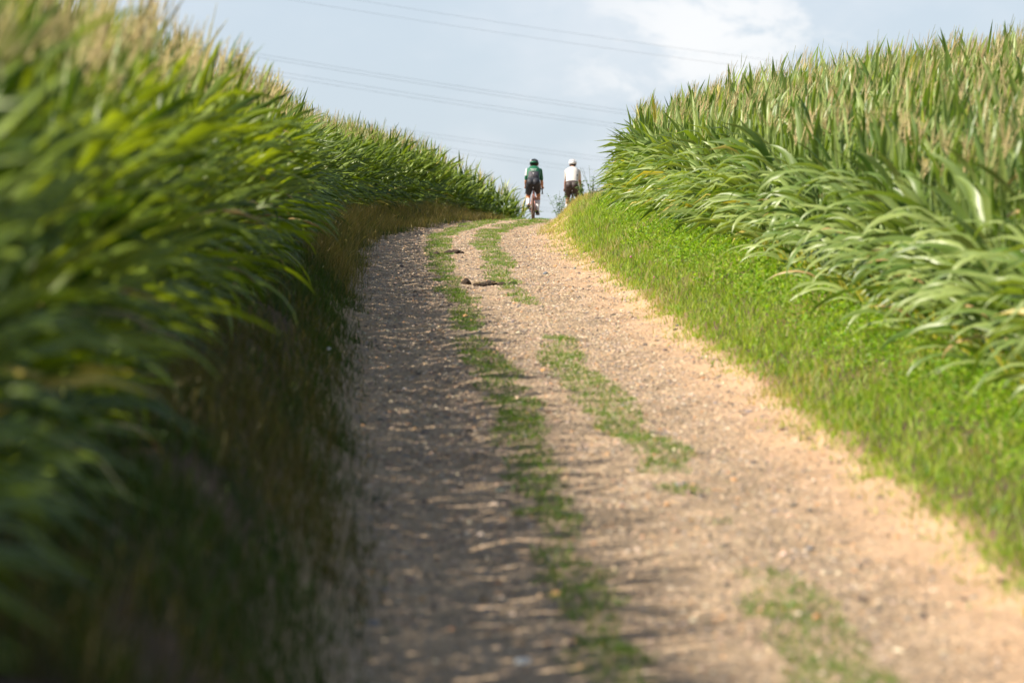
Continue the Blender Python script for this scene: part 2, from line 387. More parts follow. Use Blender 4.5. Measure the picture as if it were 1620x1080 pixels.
for j in range(5):
    hs = np.linspace(0, 1.86, 10); lx = np.cumsum(rng.normal(0, .006, 10)); ly = np.cumsum(rng.normal(0, .006, 10))
    P = np.stack([lx, ly, hs], -1)[None]; r = np.interp(hs, [0, .5, 1.86], [.015, .0125, .006])[None]
    r = r*np.array([1.25 if i % 2 else .92 for i in range(10)])[None]
    V, T, _ = tube_np(P, r, 6); STALKM.append(mesh_np('stalk', V, T, M_stalk))
def tassel_geo(n, m=6, k=4, org=None, cols=None, fat=1.0):
    """m branches for each of n tassels"""
    parts = []
    for b in range(m):
        L = rng.uniform(.30, .42, n) if b == 0 else rng.uniform(.16, .28, n)
        th = np.zeros(n)+rng.normal(0, .05, n) if b == 0 else rng.uniform(.12, .55, n)
        az = rng.uniform(0, 2*np.pi, n); s = np.linspace(0, 1, k)
        h0 = np.zeros(n) if b == 0 else rng.uniform(.03, .12, n)
        out = L[:, None]*s*np.sin(th)[:, None]*(1+.0*s); up = h0[:, None]+L[:, None]*(s*np.cos(th)[:, None]-.15*np.sin(th)[:, None]*s**2)
        P = np.stack([out*np.cos(az)[:, None], out*np.sin(az)[:, None], up], -1)
        if org is not None: P = P+org[:, None]; P[..., 0] += ((P[..., 2]-org[:, None, 2])*rng.normal(.22, .08, (n, 1)))
        r = np.interp(s, [0, .25, .8, 1], [.003, .0052, .0046, .002])[None].repeat(n, 0)*fat
        parts.append(tube_np(P, r, 3, cols))
    return merge(parts)
TASM = [mesh_np('tassel', *tassel_geo(1)[:2], M_tassel) for j in range(6)]
def ear_mesh():
    bm = bmesh.new(); prof = [(0, .012), (.03, .024), (.10, .028), (.17, .022), (.21, .008)]; rings = []
    for z, r in prof:
        rings.append([bm.verts.new((math.cos(a*math.pi/4)*r, math.sin(a*math.pi/4)*r, z)) for a in range(8)])
    for a, b in zip(rings, rings[1:]):
        for i in range(8): bm.faces.new((a[i], a[(i+1) % 8], b[(i+1) % 8], b[i]))
    bm.faces.new(rings[-1]); return bm_mesh('ear', bm, M_husk)
EARM = ear_mesh()
V, T, _ = tassel_geo(1, 6, 3); V = V*np.array([.25, .25, .22]); SILKM = mesh_np('silk', V, T, M_silk)

# ------------------------------------------------------------------ maize positions
EDGE_R, EDGE_L = 3.25, -2.85
def rows(sign):
    out = []
    nrow = 18 if sign > 0 else 14
    for r in range(nrow):
        d = np.arange(-7 if sign < 0 else 14, 107.5 if sign < 0 else 104, .155 if (sign < 0 and r < 4) else .18)
        d = d + rng.normal(0, .03, len(d))
        u = (EDGE_R + .72*r) if sign > 0 else (np.interp(d, [24, 40], [-3.15, EDGE_L]) - .72*r)
        X = CX(d) + u + rng.normal(0, .035, len(d))
        out.append(np.stack([X, d, np.full(len(d), r), np.full(len(d), sign)], -1))
    return np.concatenate(out)
PL = np.concatenate([rows(-1), rows(1)])
px = 810 + PL[:, 0]*F/np.maximum(PL[:, 1], .5)
mrg = 160 + 1100*np.clip(1-PL[:, 1]/40, 0, 1)
keep = (px > -mrg) & (px < 1620+mrg) & (rng.random(len(PL)) > .03)
keep |= (PL[:, 1] < 16) & (PL[:, 3] < 0) & (PL[:, 2] < 7)
keep &= ~((PL[:, 2] > 9) & (PL[:, 1] < 30))
# thin far interior rows a little
keep &= ~((PL[:, 2] > 3) & (rng.random(len(PL)) < .22))
PL = PL[keep]; px = 810 + PL[:, 0]*F/PL[:, 1]
n = len(PL)
Zb = ground_z(PL[:, 0], PL[:, 1])
H = rng.uniform(.88, 1.09, n)*(.94+.12*fbm(PL[:, 0], PL[:, 1], 3.5, 8))*np.where(PL[:, 3] > 0, 1.0, np.interp(PL[:, 1], [30, 60], [1.14, 1.02]))
H *= np.where(PL[:, 2] == 0, .87, np.where(PL[:, 2] == 1, .94, 1.03))
H *= np.where((PL[:, 3] < 0) & (PL[:, 1] > 92), np.interp(PL[:, 1], [92, 108], [1, .86]), 1)
inframe = (px > -60) & (px < 1680)
vis = np.where(PL[:, 2] == 0, 1.0, np.where(PL[:, 2] == 1, .42, .28))
score = np.where(inframe, vis/PL[:, 1], 0)*np.where((PL[:, 3] < 0) & (PL[:, 1] < 13), 0, 1)
order = np.argsort(-score); IND = order[:300]; REST = order[300:]
LAB = {(-1, 0): ('shaded maize plant at the edge of the left field', 'maize plants along the left edge of the track'),
       (1, 0): ('sunlit maize plant at the edge of the right field', 'maize plants along the right edge of the track'),
       (-1, 1): ('maize plant behind the front row of the left field', 'maize plants behind the front row of the left field'),
       (1, 1): ('maize plant behind the front row of the right field', 'maize plants behind the front row of the right field')}
def maize_plant(x, d, sign, row, h):
    z = gz(x, d)
    lab, grp = LAB[(sign, 0 if row == 0 else 1)]
    st = 0 if d < (22 if sign < 0 else 36) else (1 if d < (33 if sign < 0 else 45) else 2)
    lab += (', nearest stretch', ', middle stretch', ', stretch towards the crest')[st]
    grp += (', nearest stretch', ', middle stretch', ', farther stretch')[st]
    root = empty('maize_plant', (x, d, z-.02), label=lab, cat='maize plant', group=grp)
    tilt = -sign*random.uniform(0, .09); root.rotation_euler = (random.gauss(0, .03), tilt, 0); root.scale = (1, 1, h)
    link('stalk', random.choice(STALKM), root)
    t = link('tassel', random.choice(TASM), root); t.location = (0, 0, 1.86); t.scale = (1, 1, random.uniform(.7, 1.3)); t.rotation_euler = (random.gauss(0, .1), random.gauss(.22, .13), random.uniform(-.6, .6))
    toward = math.pi if sign > 0 else 0.0
    nl = 12; zs = np.array([.1, .2, .42, .54, .66, .78, .9, 1.02, 1.15, 1.29, 1.44, 1.6])+(0 if row == 0 and sign > 0 else 0)
    for i, zz in enumerate(zs):
        side = (i % 2 == 0) or (row == 0 and random.random() < .45)
        a = (toward if side else toward+math.pi) + random.gauss(0, .62 if zz < .8 else .95) + (-.35 if sign > 0 else .15)
        kd = 0 if zz < .76 else (1 if zz < 1.2 else 2)
        if sign > 0 and kd == 1 and row == 0 and side and random.random() < .45: kd = 0
        if kd == 0 and not side and random.random() < .4: kd = 1
        if sign < 0 and .62 < zz < 1.4 and random.random() < .65: kd = 3
        if kd == 2: a = random.gauss(0, 1.2)                     # the wind lays the top leaves over to the right
        if i == 0 and sign > 0 and row == 0 and random.random() < .7:
            o = link('leaf', random.choice(YELM), root, label='short yellow leaf at the foot of the stalk')
        else:
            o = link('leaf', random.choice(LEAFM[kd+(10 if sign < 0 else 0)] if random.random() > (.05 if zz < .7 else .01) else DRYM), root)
        o.location = (0, 0, zz+random.uniform(-.04, .04)); o.rotation_euler = (0, random.gauss(0, .08), a)
        if random.random() < .06: o.rotation_euler[1] += random.uniform(.4, .9)
        s = random.uniform(.6, 1.18)*(.7 if zz < .35 else 1); o.scale = (s, s, s/h)
        if i == 0 and row == 0 and sign > 0: o.location = (random.gauss(0, .03)-.10, random.gauss(0, .04), .08); o.scale = (1, 1, 1)
    if random.random() < .6:
        e = link('ear', EARM, root); e.location = (0, 0, .95); e.rotation_euler = (0, .3, random.uniform(0, 6))
        k = link('silk', SILKM, e); k.location = (0, 0, .2)
for i in IND:
    maize_plant(PL[i, 0], PL[i, 1], int(PL[i, 3]), int(PL[i, 2]), H[i])

def mass(idx, nl, k, three, tk, tm):
    n = len(idx); p = PL[idx]; lf = p[:, 3] < 0; zb = Zb[idx]; h = H[idx]
    L = []
    org0 = np.stack([p[:, 0], p[:, 1], zb], -1)
    lo = .18 if nl > 9 else .45
    lev = np.linspace(lo, 1.60, nl)
    toward = np.where(p[:, 3] > 0, np.pi, 0.0)
    for i, zz in enumerate(lev):
        side = (i % 2 == 0) | ((p[:, 2] == 0) & (rng.random(n) < .45))
        a = np.where(side, toward, toward+np.pi) + rng.normal(0, .62 if zz < .8 else .95, n) + np.where(p[:, 3] > 0, -.35, .15)
        kd = 0 if zz < .76 else (1 if zz < 1.2 else 2)
        kk = np.full(n, kd)
        if kd == 1: kk = np.where(~lf & (p[:, 2] == 0) & side & (rng.random(n) < .4), 0, 1)
        if kd == 0: kk = np.where(~side & (rng.random(n) < .4), 1, 0)
        if .62 < zz < 1.4: kk = np.where(lf & (rng.random(n) < .65), 3, kk)
        if kd == 2: a = np.where(kk == 3, a, rng.normal(0, 1.2, n))
        o = org0.copy(); o[:, 2] += zz*h + rng.uniform(-.05, .05, n)
        P, W, sd = leaf_geo(n, kk, k, a, o, scale=rng.uniform(.66, 1.14, n))
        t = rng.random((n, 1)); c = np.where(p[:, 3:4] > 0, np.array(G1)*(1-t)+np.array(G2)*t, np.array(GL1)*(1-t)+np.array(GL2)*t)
        y = rng.random(n) < (.04 if zz < .7 else .008); c[y] = (.45, .38, .10)
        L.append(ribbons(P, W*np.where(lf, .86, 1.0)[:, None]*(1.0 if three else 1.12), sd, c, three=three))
    hs = np.array([0, .9, 1.86]); P = org0[:, None] + np.stack([0*hs, 0*hs, hs], -1)[None]*np.stack([h, h, h], -1)[:, None]
    r = np.array([.014, .012, .006])[None].repeat(n, 0)
    L.append(tube_np(P, r, 3, np.array([[.13, .19, .06]]).repeat(n, 0)))
    o = org0.copy(); o[:, 2] += (1.85+rng.normal(0, .06, n))*h
    t = rng.random((n, 1)); tcol = np.array([.47, .37, .19])*(1-t)+np.array([.68, .59, .35])*t; gt = rng.random(n) < .45; tcol[gt] = np.array([.30, .34, .13])*rng.uniform(.8, 1.3, (gt.sum(), 1))
    far = p[:, 1] > 50
    TT = tassel_geo(n, tm, tk, o, tcol, fat=np.where(far, .95, .9)[:, None])
    return L, TT
near = REST[(PL[REST, 1] < 48)]; far = REST[(PL[REST, 1] >= 48)]
farfront = far[(PL[far, 2] < 2)]; farback = far[(PL[far, 2] >= 2)]
parts, tas = [], []
for idx, nl, k, three, tk, tm in ((near, 10, 5, True, 3, 4), (farfront, 11, 4, True, 3, 3), (farback, 9, 4, False, 3, 2)):
    if len(idx):
        a, b = mass(idx, nl, k, three, tk, tm); parts += a; tas.append(b)
Vl, Tl, Cl = merge(parts); Vt, Tt, Ct = merge(tas)
V, T, C = merge([(Vl, Tl, Cl), (Vt, Tt, Ct)])
mi = np.concatenate([np.zeros(len(Tl), int), np.ones(len(Tt), int)])
link('maize_crop', mesh_np('maize_crop', V, T, [M_mass, M_masst], True, cols=C, mi=mi), kind='stuff',
     label='dense standing maize of both fields behind the nearest plants', cat='maize crop')
print('maize plants', n, 'tris', len(T))

# ------------------------------------------------------------------ grass
def scatter(nn, d0, d1, u0, u1, power=1.0):
    """more blades per square metre near the camera side"""
    q = rng.random(nn); d = d0 + (d1-d0)*q**power; u = rng.uniform(u0, u1, nn); return CX(d)+u, d, u
def edge_noise(d, seed): return (fbm(d, d*0, 1.3, seed)-.5)*.7
# right verge, sunny
X, D, U = scatter(140000, 18, 98, .95, 3.7, 1.15)
edge = HWR(D) + .45*(fbm(D, D*0, 2.6, 21)-.5) + .40*(fbm(X, D, .30, 23)-.5)
dens = ss(-.20, .38, U-edge)
kp = rng.random(len(X)) < dens*(.75+.5*(fbm(X, D, .5, 22)))
X, D, U = X[kp], D[kp], U[kp]; nn = len(X)
dry = ss(.62, .82, fbm(X, D, 1.6, 30) + .26*ss(74, 90, D))
c_g = pal(nn, [(5, (.22, .325, .034)), (3, (.32, .41, .055)), (1.5, (.11, .23, .03)), (.4, (.30, .33, .10))])
c_d = pal(nn, [(3, (.42, .34, .17)), (2, (.30, .29, .12)), (1, (.50, .42, .26))])
isdry = rng.random(nn) < dry*.55 + .03 + .5*ss(2.0, 1.6, U)
c = np.where(isdry[:, None], c_d, c_g)
h = rng.uniform(.05, .14, nn)*(.55+.9*fbm(X, D, .8, 24))*np.interp(U-1.7, [0, .5, 1.5], [.6, 1.0, 1.25])*np.where(isdry, 1.35, 1)
h *= np.interp(D, [60, 80, 100], [1, 1.45, 1.6])
g1 = blades(X, D, h, rng.uniform(.007, .013, nn), rng.uniform(.1, .9, nn), c)
# broad leaved ground cover at the foot of the maize
X, D, U = scatter(46000, 22, 95, 2.3, 3.75, 1.1)
kp = rng.random(len(X)) < ss(2.2, 3.0, U + .5*(fbm(X, D, 1.2, 41)-.5)*2)
X, D, U = X[kp], D[kp], U[kp]; nn = len(X)
c = pal(nn, [(4, (.18, .32, .02)), (2, (.29, .41, .04)), (1, (.10, .21, .025))])
zz = ground_z(X, D)+rng.uniform(.03, .20, nn)*(.5+fbm(X, D, .6, 43))
g2 = blades(X, D, rng.uniform(.025, .05, nn), rng.uniform(.02, .034, nn), rng.uniform(.8, 1.6, nn), c, zs=zz)
# seed stalks
X, D, U = scatter(5200, 24, 98, 1.9, 3.4, .8)
kp = rng.random(len(X)) < .12+.85*ss(.6, .8, fbm(X, D, 1.6, 30)+.25*ss(70, 88, D)); X, D = X[kp], D[kp]; nn = len(X)
g3 = blades(X, D, rng.uniform(.22, .42, nn), rng.uniform(.004, .009, nn), rng.uniform(.05, .5, nn), pal(nn, [(2, (.42, .34, .18)), (1, (.30, .27, .12)), (1, (.18, .24, .07))]), k=4)
V, T, C = merge([g1, g2, g3])
link('grass', mesh_np('verge_grass', V, T, M_grass, cols=C), kind='stuff', cat='grass', label='bright green grass and weeds on the sunlit right verge')
print('right verge tris', len(T))
# left verge, taller, dry in patches
X, D, U = scatter(120000, 11, 108, -3.2, -1.0, 1.2)
edge = HWL(D) + .25*(fbm(D, D*0, 3.5, 51)-.5) + .30*(fbm(X, D, .30, 53)-.5)
bare = ss(.46, .60, fbm(X, D, 1.1, 55)) * ss(2.0, 2.4, -U) * ss(46, 30, D)
kp = (rng.random(len(X)) < ss(-.20, .35, -U-edge)*(1-.95*bare)*ss(3.3, 2.9, -U+.0)*(.55+.45*ss(40, 60, D)+.3*fbm(X, D, .5, 52)))
X, D, U = X[kp], D[kp], U[kp]; nn = len(X)
dry = ss(.44, .64, fbm(X, D, 2.1, 56)-.06*ss(40, 24, D))
isdry = rng.random(nn) < np.maximum(dry*.65, .85*ss(44, 54, D)*ss(.36, .54, fbm(X, D, 2.4, 57)))
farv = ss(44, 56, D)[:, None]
c = np.where(isdry[:, None], pal(nn, [(3, (.105, .088, .036)), (2, (.07, .066, .024)), (1, (.17, .14, .065))])*(1+.9*farv)*np.where(farv > .5, np.array([[1.05, .98, 1.0]]), 1), pal(nn, [(4, (.030, .062, .010)), (2, (.05, .085, .014)), (1, (.08, .075, .025))]))  # blade colours darkened to paint in the verge's shade; dry patches are real
h = rng.uniform(.09, .24, nn)*(.6+.8*fbm(X, D, .9, 54))*np.where(isdry, 1.5, 1)*(1+.45*ss(44, 56, D))*np.interp(-U-1.7, [0, .4], [.6, 1.1])
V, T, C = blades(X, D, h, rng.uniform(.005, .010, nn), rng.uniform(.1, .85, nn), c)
link('grass', mesh_np('shaded_grass', V, T, M_grass, cols=C), kind='stuff', cat='grass', label='dry tan and green grass on the left verge, shade put into its colours')
# grass growing along the middle of the track
X, D, U = scatter(230000, 12, 104, -1.2, 1.15, 1.25)
s1 = np.exp(-((U+.48+.16*(fbm(D, D*0, 5, 61)-.5)*2)/.25)**2); s2 = np.exp(-((U-.40-.22*(fbm(D, D*0, 6, 62)-.5)*2)/.26)**2)*np.interp(D, [15, 18, 20.5, 22, 25, 28, 31, 37, 40, 46, 52, 56, 62], [1.2, 1.35, 1.3, .4, .5, .7, 1.25, 1.2, .7, .45, .8, 1.1, 1.15])
m_ = fbm(X, D/1.4, .34, 63); m2 = fbm(X, D/1.8, .95, 64)
far_ = ss(58, 80, D)
val = np.maximum(s1, s2)*(.16+1.5*m2) + .38*far_*np.maximum(s1, s2)
kp = rng.random(len(X)) < ss(.45, .60, val*(.12+m_*1.8))*np.interp(D, [20, 45], [.8, 1])
X, D, U = X[kp], D[kp], U[kp]; nn = len(X)
c = pal(nn, [(4, (.085, .17, .022)), (3, (.13, .225, .032)), (.8, (.24, .25, .08)), (.4, (.36, .30, .16))])
V, T, C = blades(X, D, rng.uniform(.03, .09, nn)*(.7+.5*fbm(X, D, .5, 65)), rng.uniform(.005, .010, nn), rng.uniform(.3, 1.3, nn), c)
link('grass', mesh_np('track_grass', V, T, M_grass, cols=C), kind='stuff', cat='grass', label='low patchy grass in two strips along the middle of the track')
print('track grass tris', len(T))

# ------------------------------------------------------------------ gravel
def stones(X, D, r, cols, ico, zup=.25):
    base = np.array(ico[0]); tri = np.array(ico[1]); n = len(X); m = len(base)
    sc = rng.uniform(.6, 1.25, (n, 1, 3))*np.array([1, 1, .62]); jit = rng.uniform(.78, 1.2, (n, m, 1))
    a = rng.uniform(0, 6.28, n); c, s = np.cos(a)[:, None], np.sin(a)[:, None]
    V = base[None]*jit*sc*r[:, None, None]
    V = np.stack([V[..., 0]*c-V[..., 1]*s, V[..., 0]*s+V[..., 1]*c, V[..., 2]], -1)
    z = ground_z(X, D)+.010+r*zup
    V += np.stack([X, D, z], -1)[:, None]
    T = (tri[None]+(np.arange(n)*m)[:, None, None]).reshape(-1, 3)
    return V.reshape(-1, 3), T, np.repeat(cols, m, axis=0)
OCT = ([(1, 0, 0), (-1, 0, 0), (0, 1, 0), (0, -1, 0), (0, 0, 1), (0, 0, -1)], [(0, 2, 4), (2, 1, 4), (1, 3, 4), (3, 0, 4)])
bmi = bmesh.new(); bmesh.ops.create_icosphere(bmi, subdivisions=1, radius=1); bmi.verts.ensure_lookup_table()
ICO = ([tuple(v.co) for v in bmi.verts], [tuple(v.index for v in f.verts) for f in bmi.faces]); bmi.free()
PEB = [(3, (.44, .325, .215)), (2, (.33, .255, .19)), (2, (.56, .42, .29)), (2.0, (.14, .12, .105)), (.9, (.72, .60, .46)), (.7, (.54, .30, .14)), (.4, (.26, .26, .27))]
X, D, U = scatter(300000, 15, 101, -1.75, 1.8, 1.0)
kp = rng.random(len(X)) < np.clip(.6+1.4*(fbm(X, D/2, .8, 71)-.35), .15, 1)*np.where(U > 1.25, .35, 1)*np.interp(D, [15, 24, 34], [.25, .6, 1])*(1-.7*np.exp(-((U+.48)/.2)**2))
X, D = X[kp], D[kp]; nn = len(X)
r = .008+.014*rng.random(nn)**2.0
g1 = stones(X, D, r, pal(nn, PEB), OCT)
X, D, U = scatter(3200, 13, 100, -1.75, 1.85, .8); nn = len(X)
g2 = stones(X, D, .016+.020*rng.random(nn)**2.5, pal(nn, PEB), ICO)
V, T, C = merge([g1, g2])
link('gravel', mesh_np('gravel', V, T, M_stone, False, cols=C), kind='stuff', cat='gravel', label='loose tan and grey gravel strewn over the track')
print('gravel tris', len(T))

# clods, stones, droppings that can be told apart
def at(x, y):
    """point of the track or verge that the photograph shows at pixel x, y"""
    best = None
    for d in np.arange(12, 104, .1):
        X = (x-810)*d/F; yy = 600-(gz(X, d)-CAMZ)*F/d
        if yy <= y: return X, d
    return X, d
def rock_mesh(r, mat, flat=.6, seed=0, sub=2):
    bm = bmesh.new(); bmesh.ops.create_icosphere(bm, subdivisions=sub, radius=r)
    for v in bm.verts:
        k = 1+.28*mnoise.noise(v.co/r*1.3+Vector((seed*3.1, seed, 0)))+.12*mnoise.noise(v.co/r*3.7+Vector((seed, 0, seed)))
        v.co *= k; v.co.z *= flat
    return bm_mesh('stone', bm, mat, False)
M_dark = plain('dark_earth', (.045, .030, .020), .95, noise=.2, scale=30)
M_slate = plain('blue_grey_stone', (.16, .18, .20), .7, noise=.15, scale=60)
M_brown = plain('brown_stone', (.16, .10, .065), .85, noise=.2, scale=60)
M_ochre = plain('ochre_stone', (.55, .27, .09), .85, noise=.15, scale=60)
M_straw = plain('dry_straw', (.42, .32, .16), .8)
for (x, y, r, m, lab) in ((828, 1058, .05, M_slate, 'blue grey stone lying at the bottom edge of the photo on the track'),
                          (690, 893, .035, M_brown, 'small brown clod on the bare earth by the shaded left wheel rut'),
                          (729, 714, .018, M_ochre, 'small orange stone on the left wheel rut'),
                          (1143, 911, .026, M_slate, 'dark stone right of the middle grass strip near the camera'),
                          (1236, 685, .03, M_brown, 'dark brown stone in the sunlit right half of the track'),
                          (863, 436, .045, M_slate, 'dark grey stone on the sunlit gravel just below the crest bend'),
                          (1585, 930, .045, M_brown, 'pale clod against the right bank near the lower right corner')):
    X, d = at(x, y); o = link('stone', rock_mesh(r, m, .7, x % 13), label=lab, cat='stone'); o.location = (X, d, gz(X, d)+r*.35)
def clump(x, y, wid, nc, lab, seed):
    X, d = at(x, y); random.seed(seed)
    root = empty('mud_clump', (X, d, gz(X, d)+.01), label=lab, cat='mud clump')
    for i in range(nc):
        r = random.uniform(.055, .10); o = link('clod', rock_mesh(r, M_dark, .65, seed+i), root)
        o.location = (random.gauss(0, wid/3), random.uniform(-.12, .12), r*.35); o.rotation_euler = (0, 0, random.uniform(0, 6))
    P = np.zeros((10, 3, 3)); a = rng.uniform(0, 3.1, 10); c0 = rng.uniform(-wid/2, wid/2, 10)
    for k in range(3): P[:, k] = np.stack([c0+(k-1)*.09*np.cos(a), (k-1)*.09*np.sin(a), .04+.03*rng.random(10)], -1)
    V, T, _ = tube_np(P, np.full((10, 3), .004), 3); link('straw', mesh_np('straw', V, T, M_straw), root)
clump(768, 455, .34, 9, 'dark brown clump of mud and straw on the track, the nearer of two', 3)
clump(713, 404, .36, 8, 'flatter dark clump of mud and straw farther up the track towards the bend', 9)
X, d = at(737, 452); o = link('clod', rock_mesh(.075, M_dark, .9, 5), label='single dark round clod beside the nearer mud clump', cat='clod'); o.location = (X, d, gz(X, d)+.025)
X, d = at(690, 405); o = link('clod', rock_mesh(.065, M_dark, .8, 8), label='single dark clod left of the farther mud clump', cat='clod'); o.location = (X, d, gz(X, d)+.02)

# ------------------------------------------------------------------ weeds and lone maize at the crest
def leafy_weed(X, D, h, ns, lab, grp=None, seed=0, spread=.5, small=False):
    random.seed(seed)
    root = empty('leafy_weed', (X, D, gz(X, D)-.02), label=lab, cat='weed', group=grp)
    for s in range(ns):
        az = random.uniform(0, 6.28); L = h*random.uniform(.65, 1); ln = random.uniform(.1, spread); K = 7
        pts = [Vector((math.cos(az)*ln*L*(t/(K-1))**1.4, math.sin(az)*ln*L*(t/(K-1))**1.4, L*t/(K-1))) for t in range(K)]
        P = np.array([tuple(p) for p in pts])[None]
        V, T, _ = tube_np(P, np.linspace(.005, .002, K)[None], 4); link('stem', mesh_np('stem', V, T, M_stem), root)
        m = 20 if not small else 14
        q = rng.uniform(.25, 1, m); i0 = np.clip((q*(K-1)).astype(int), 0, K-2); fr = q*(K-1)-i0
        O = P[0][i0]*(1-fr[:, None])+P[0][i0+1]*fr[:, None]
        a = rng.uniform(0, 6.28, m); el = rng.uniform(-.1, .9, m); LL = rng.uniform(.05, .10, m)*(.45 if small else 1); s_ = np.linspace(0, 1, 4)
        PP = O[:, None]+np.stack([np.cos(a)[:, None]*LL[:, None]*s_, np.sin(a)[:, None]*LL[:, None]*s_, LL[:, None]*(el[:, None]*s_-.5*s_**2)], -1)
        side = np.stack([-np.sin(a), np.cos(a), 0*a], -1)[:, None].repeat(4, 1)
        W = LL[:, None]*np.array([.05, .2, .18, .01])[None]
        V, T, _ = ribbons(PP, W, side, three=True, fold=.2)
        link('foliage', mesh_np('foliage', V, T, M_weed), root)
    return root
def Xat(px, D): return (px-810)*D/F
leafy_weed(Xat(884, 87), 87, .80, 7, 'dark leafy weed standing at the crest end of the right verge beside the white-jersey rider', seed=3)
leafy_weed(Xat(897, 87), 87, .55, 5, 'low leafy weed in front of the white-jersey rider\'s wheel', seed=4)
leafy_weed(Xat(920, 86), 86, .50, 5, 'leafy weed between the white-jersey rider and the right maize', seed=6)
leafy_weed(Xat(938, 84), 84, .62, 5, 'bushy weed at the corner of the right maize field', seed=8)
leafy_weed(Xat(935, 87), 87, .85, 4, 'tall thin seeding weed with fine twigs beside the right maize corner', seed=12, spread=.45, small=True)
leafy_weed(Xat(957, 82), 82, .50, 5, 'dense weed tuft under the overhanging right maize near the crest', seed=15)
def small_maize(X, D, h, nl, lab, lean):
    root = empty('maize_plant', (X, D, gz(X, D)-.02), label=lab, cat='maize plant')
    st = link('stalk', STALKM[0], root); st.scale = (.7, .7, h/1.78*.7)
    for i in range(nl):
        kd = 2 if i > nl-4 else 1
        o = link('leaf', LEAFM[kd][i % 10], root); o.location = (0, 0, h*(.15+.5*i/nl)); o.rotation_euler = (0, 0, lean+random.gauss(0, .5)+(math.pi if i % 3 == 0 else 0))
        s = h*.62; o.scale = (s, s, s)
small_maize(Xat(829, 97), 97, .62, 6, 'small self-sown maize plant at the crest beside the left rider\'s wheel', .2)
small_maize(Xat(797, 98), 98, 1.45, 7, 'young maize plant leaning out of the left field beyond the bend', .1)
# tiny flowers
M_pink = plain('clover_pink', (.55, .16, .28), .7); M_white = plain('flower_white', (.75, .75, .78), .6)
def flower(x, y, m, r, lab, hh):
    X, d = at(x, y); root = empty('wild_flower', (X, d, gz(X, d)), label=lab, cat='flower')
    o = link('flower_head', rock_mesh(r, m, .8, 2, 1), root); o.location = (0, 0, hh)
    V, T, _ = tube_np(np.array([[[0, 0, 0], [.01, 0, hh*.5], [0, 0, hh]]]), np.full((1, 3), .002), 3); link('stem', mesh_np('stem', V, T, M_stem), root)
flower(998, 428, M_pink, .018, 'tiny pink clover head in the right verge grass', .19)
flower(1035, 462, M_pink, .013, 'second pink clover head lower down in the right verge grass', .19)
flower(520, 600, M_white, .016, 'tiny white flower in the shaded left verge', .25)

# ------------------------------------------------------------------ overhead cables
M_cable = plain('cable', (.16, .17, .18), .5, .6)
KQ = -2.6e-5
def cable(pts, off, lab, grp, rad=.015):
    xs = np.array([p[0] for p in pts], float); ys = np.array([p[1] for p in pts], float)
    c = np.polyfit(xs, ys-KQ*xs**2, 1)
    P = []
    for x in np.linspace(-500, 2200, 60):
        y = KQ*x*x+c[0]*x+c[1]
        t = (x-810)/F; D = (430+off)/(1-.35*t)            # the power line crosses the valley at a slant
        P.append((t*D, D, CAMZ+(600-y)/F*D))
    P = np.array(P)[None]
    # tube ring frame along a mostly horizontal line
    k = P.shape[1]; e = np.array([[0, 0, 1.0], [0, .87, -.5], [0, -.87, -.5]])
    V = (P[0][:, None]+e[None]*rad).reshape(-1, 3); T = []
    for i in range(k-1):
        for j in range(3):
            A = i*3+j; B = i*3+(j+1) % 3; T += [(A, B, B+3), (A, B+3, A+3)]
    link('overhead_cable', mesh_np('overhead_cable', V, np.array(T), M_cable), label=lab, cat='cable', group=grp)
g = 'overhead power cables crossing the sky'
sh = lambda pts, dy: [(a, b+dy) for a, b in pts]
A_ = [(564, 0), (888, 48), (1001, 68), (1189, 91)]; B_ = [(456, 0), (717, 39), (922, 71), (1126, 99)]
C_ = [(498, 100), (614, 119), (840, 153), (977, 173)]; C2 = [(476, 102), (587, 121), (698, 136), (840, 159), (977, 179)]
D1 = [(456, 117), (559, 132), (698, 155), (840, 176), (957, 194)]; D2 = [(467, 124), (614, 149), (840, 182.5), (960, 199)]
E_ = [(670, 210), (726, 217), (840, 233), (935, 247)]; F_ = [(748, 240), (840, 253), (935, 268)]
G_ = [(803, 302), (874, 312)]; H_ = [(822, 323), (873, 330)]
cable(A_, 0, 'highest of all the cables, entering at the top edge and passing over the bright cloud', g, .013)
cable(B_, 9, 'second highest cable, single thin line below the topmost one', g, .013)
cable(C_, 0, 'upper wire of the upper close pair, midway up the sky', g)
cable(C2, 0.5, 'lower wire of the upper close pair, midway up the sky', g)
cable(D1, 9, 'upper wire of the second close pair, just above the maize tassels on the left', g)
cable(D2, 9.5, 'lower wire of the second close pair, just above the maize tassels on the left', g)
cable(E_, 0, 'upper wire of the pair passing just above the cyclists\' helmets', g, .013)
cable(sh(E_, 5.5), .5, 'lower wire of the pair passing just above the cyclists\' helmets', g, .013)
cable(F_, 9, 'upper wire of the pair passing behind the cyclists\' heads', g, .013)
cable(sh(F_, 6), 9.5, 'lower wire of the pair passing behind the cyclists\' heads', g, .013)
cable(G_, 0, 'upper wire of the faint pair behind the cyclists\' hands', g, .011)
cable(sh(G_, 6), .5, 'lower wire of the faint pair behind the cyclists\' hands', g, .011)
cable(H_, 9, 'lowest pair\'s upper wire, between the cyclists just above the crest', g, .011)
cable(sh(H_, 5), 9.5, 'lowest wire of all, between the cyclists just above the crest', g, .011)

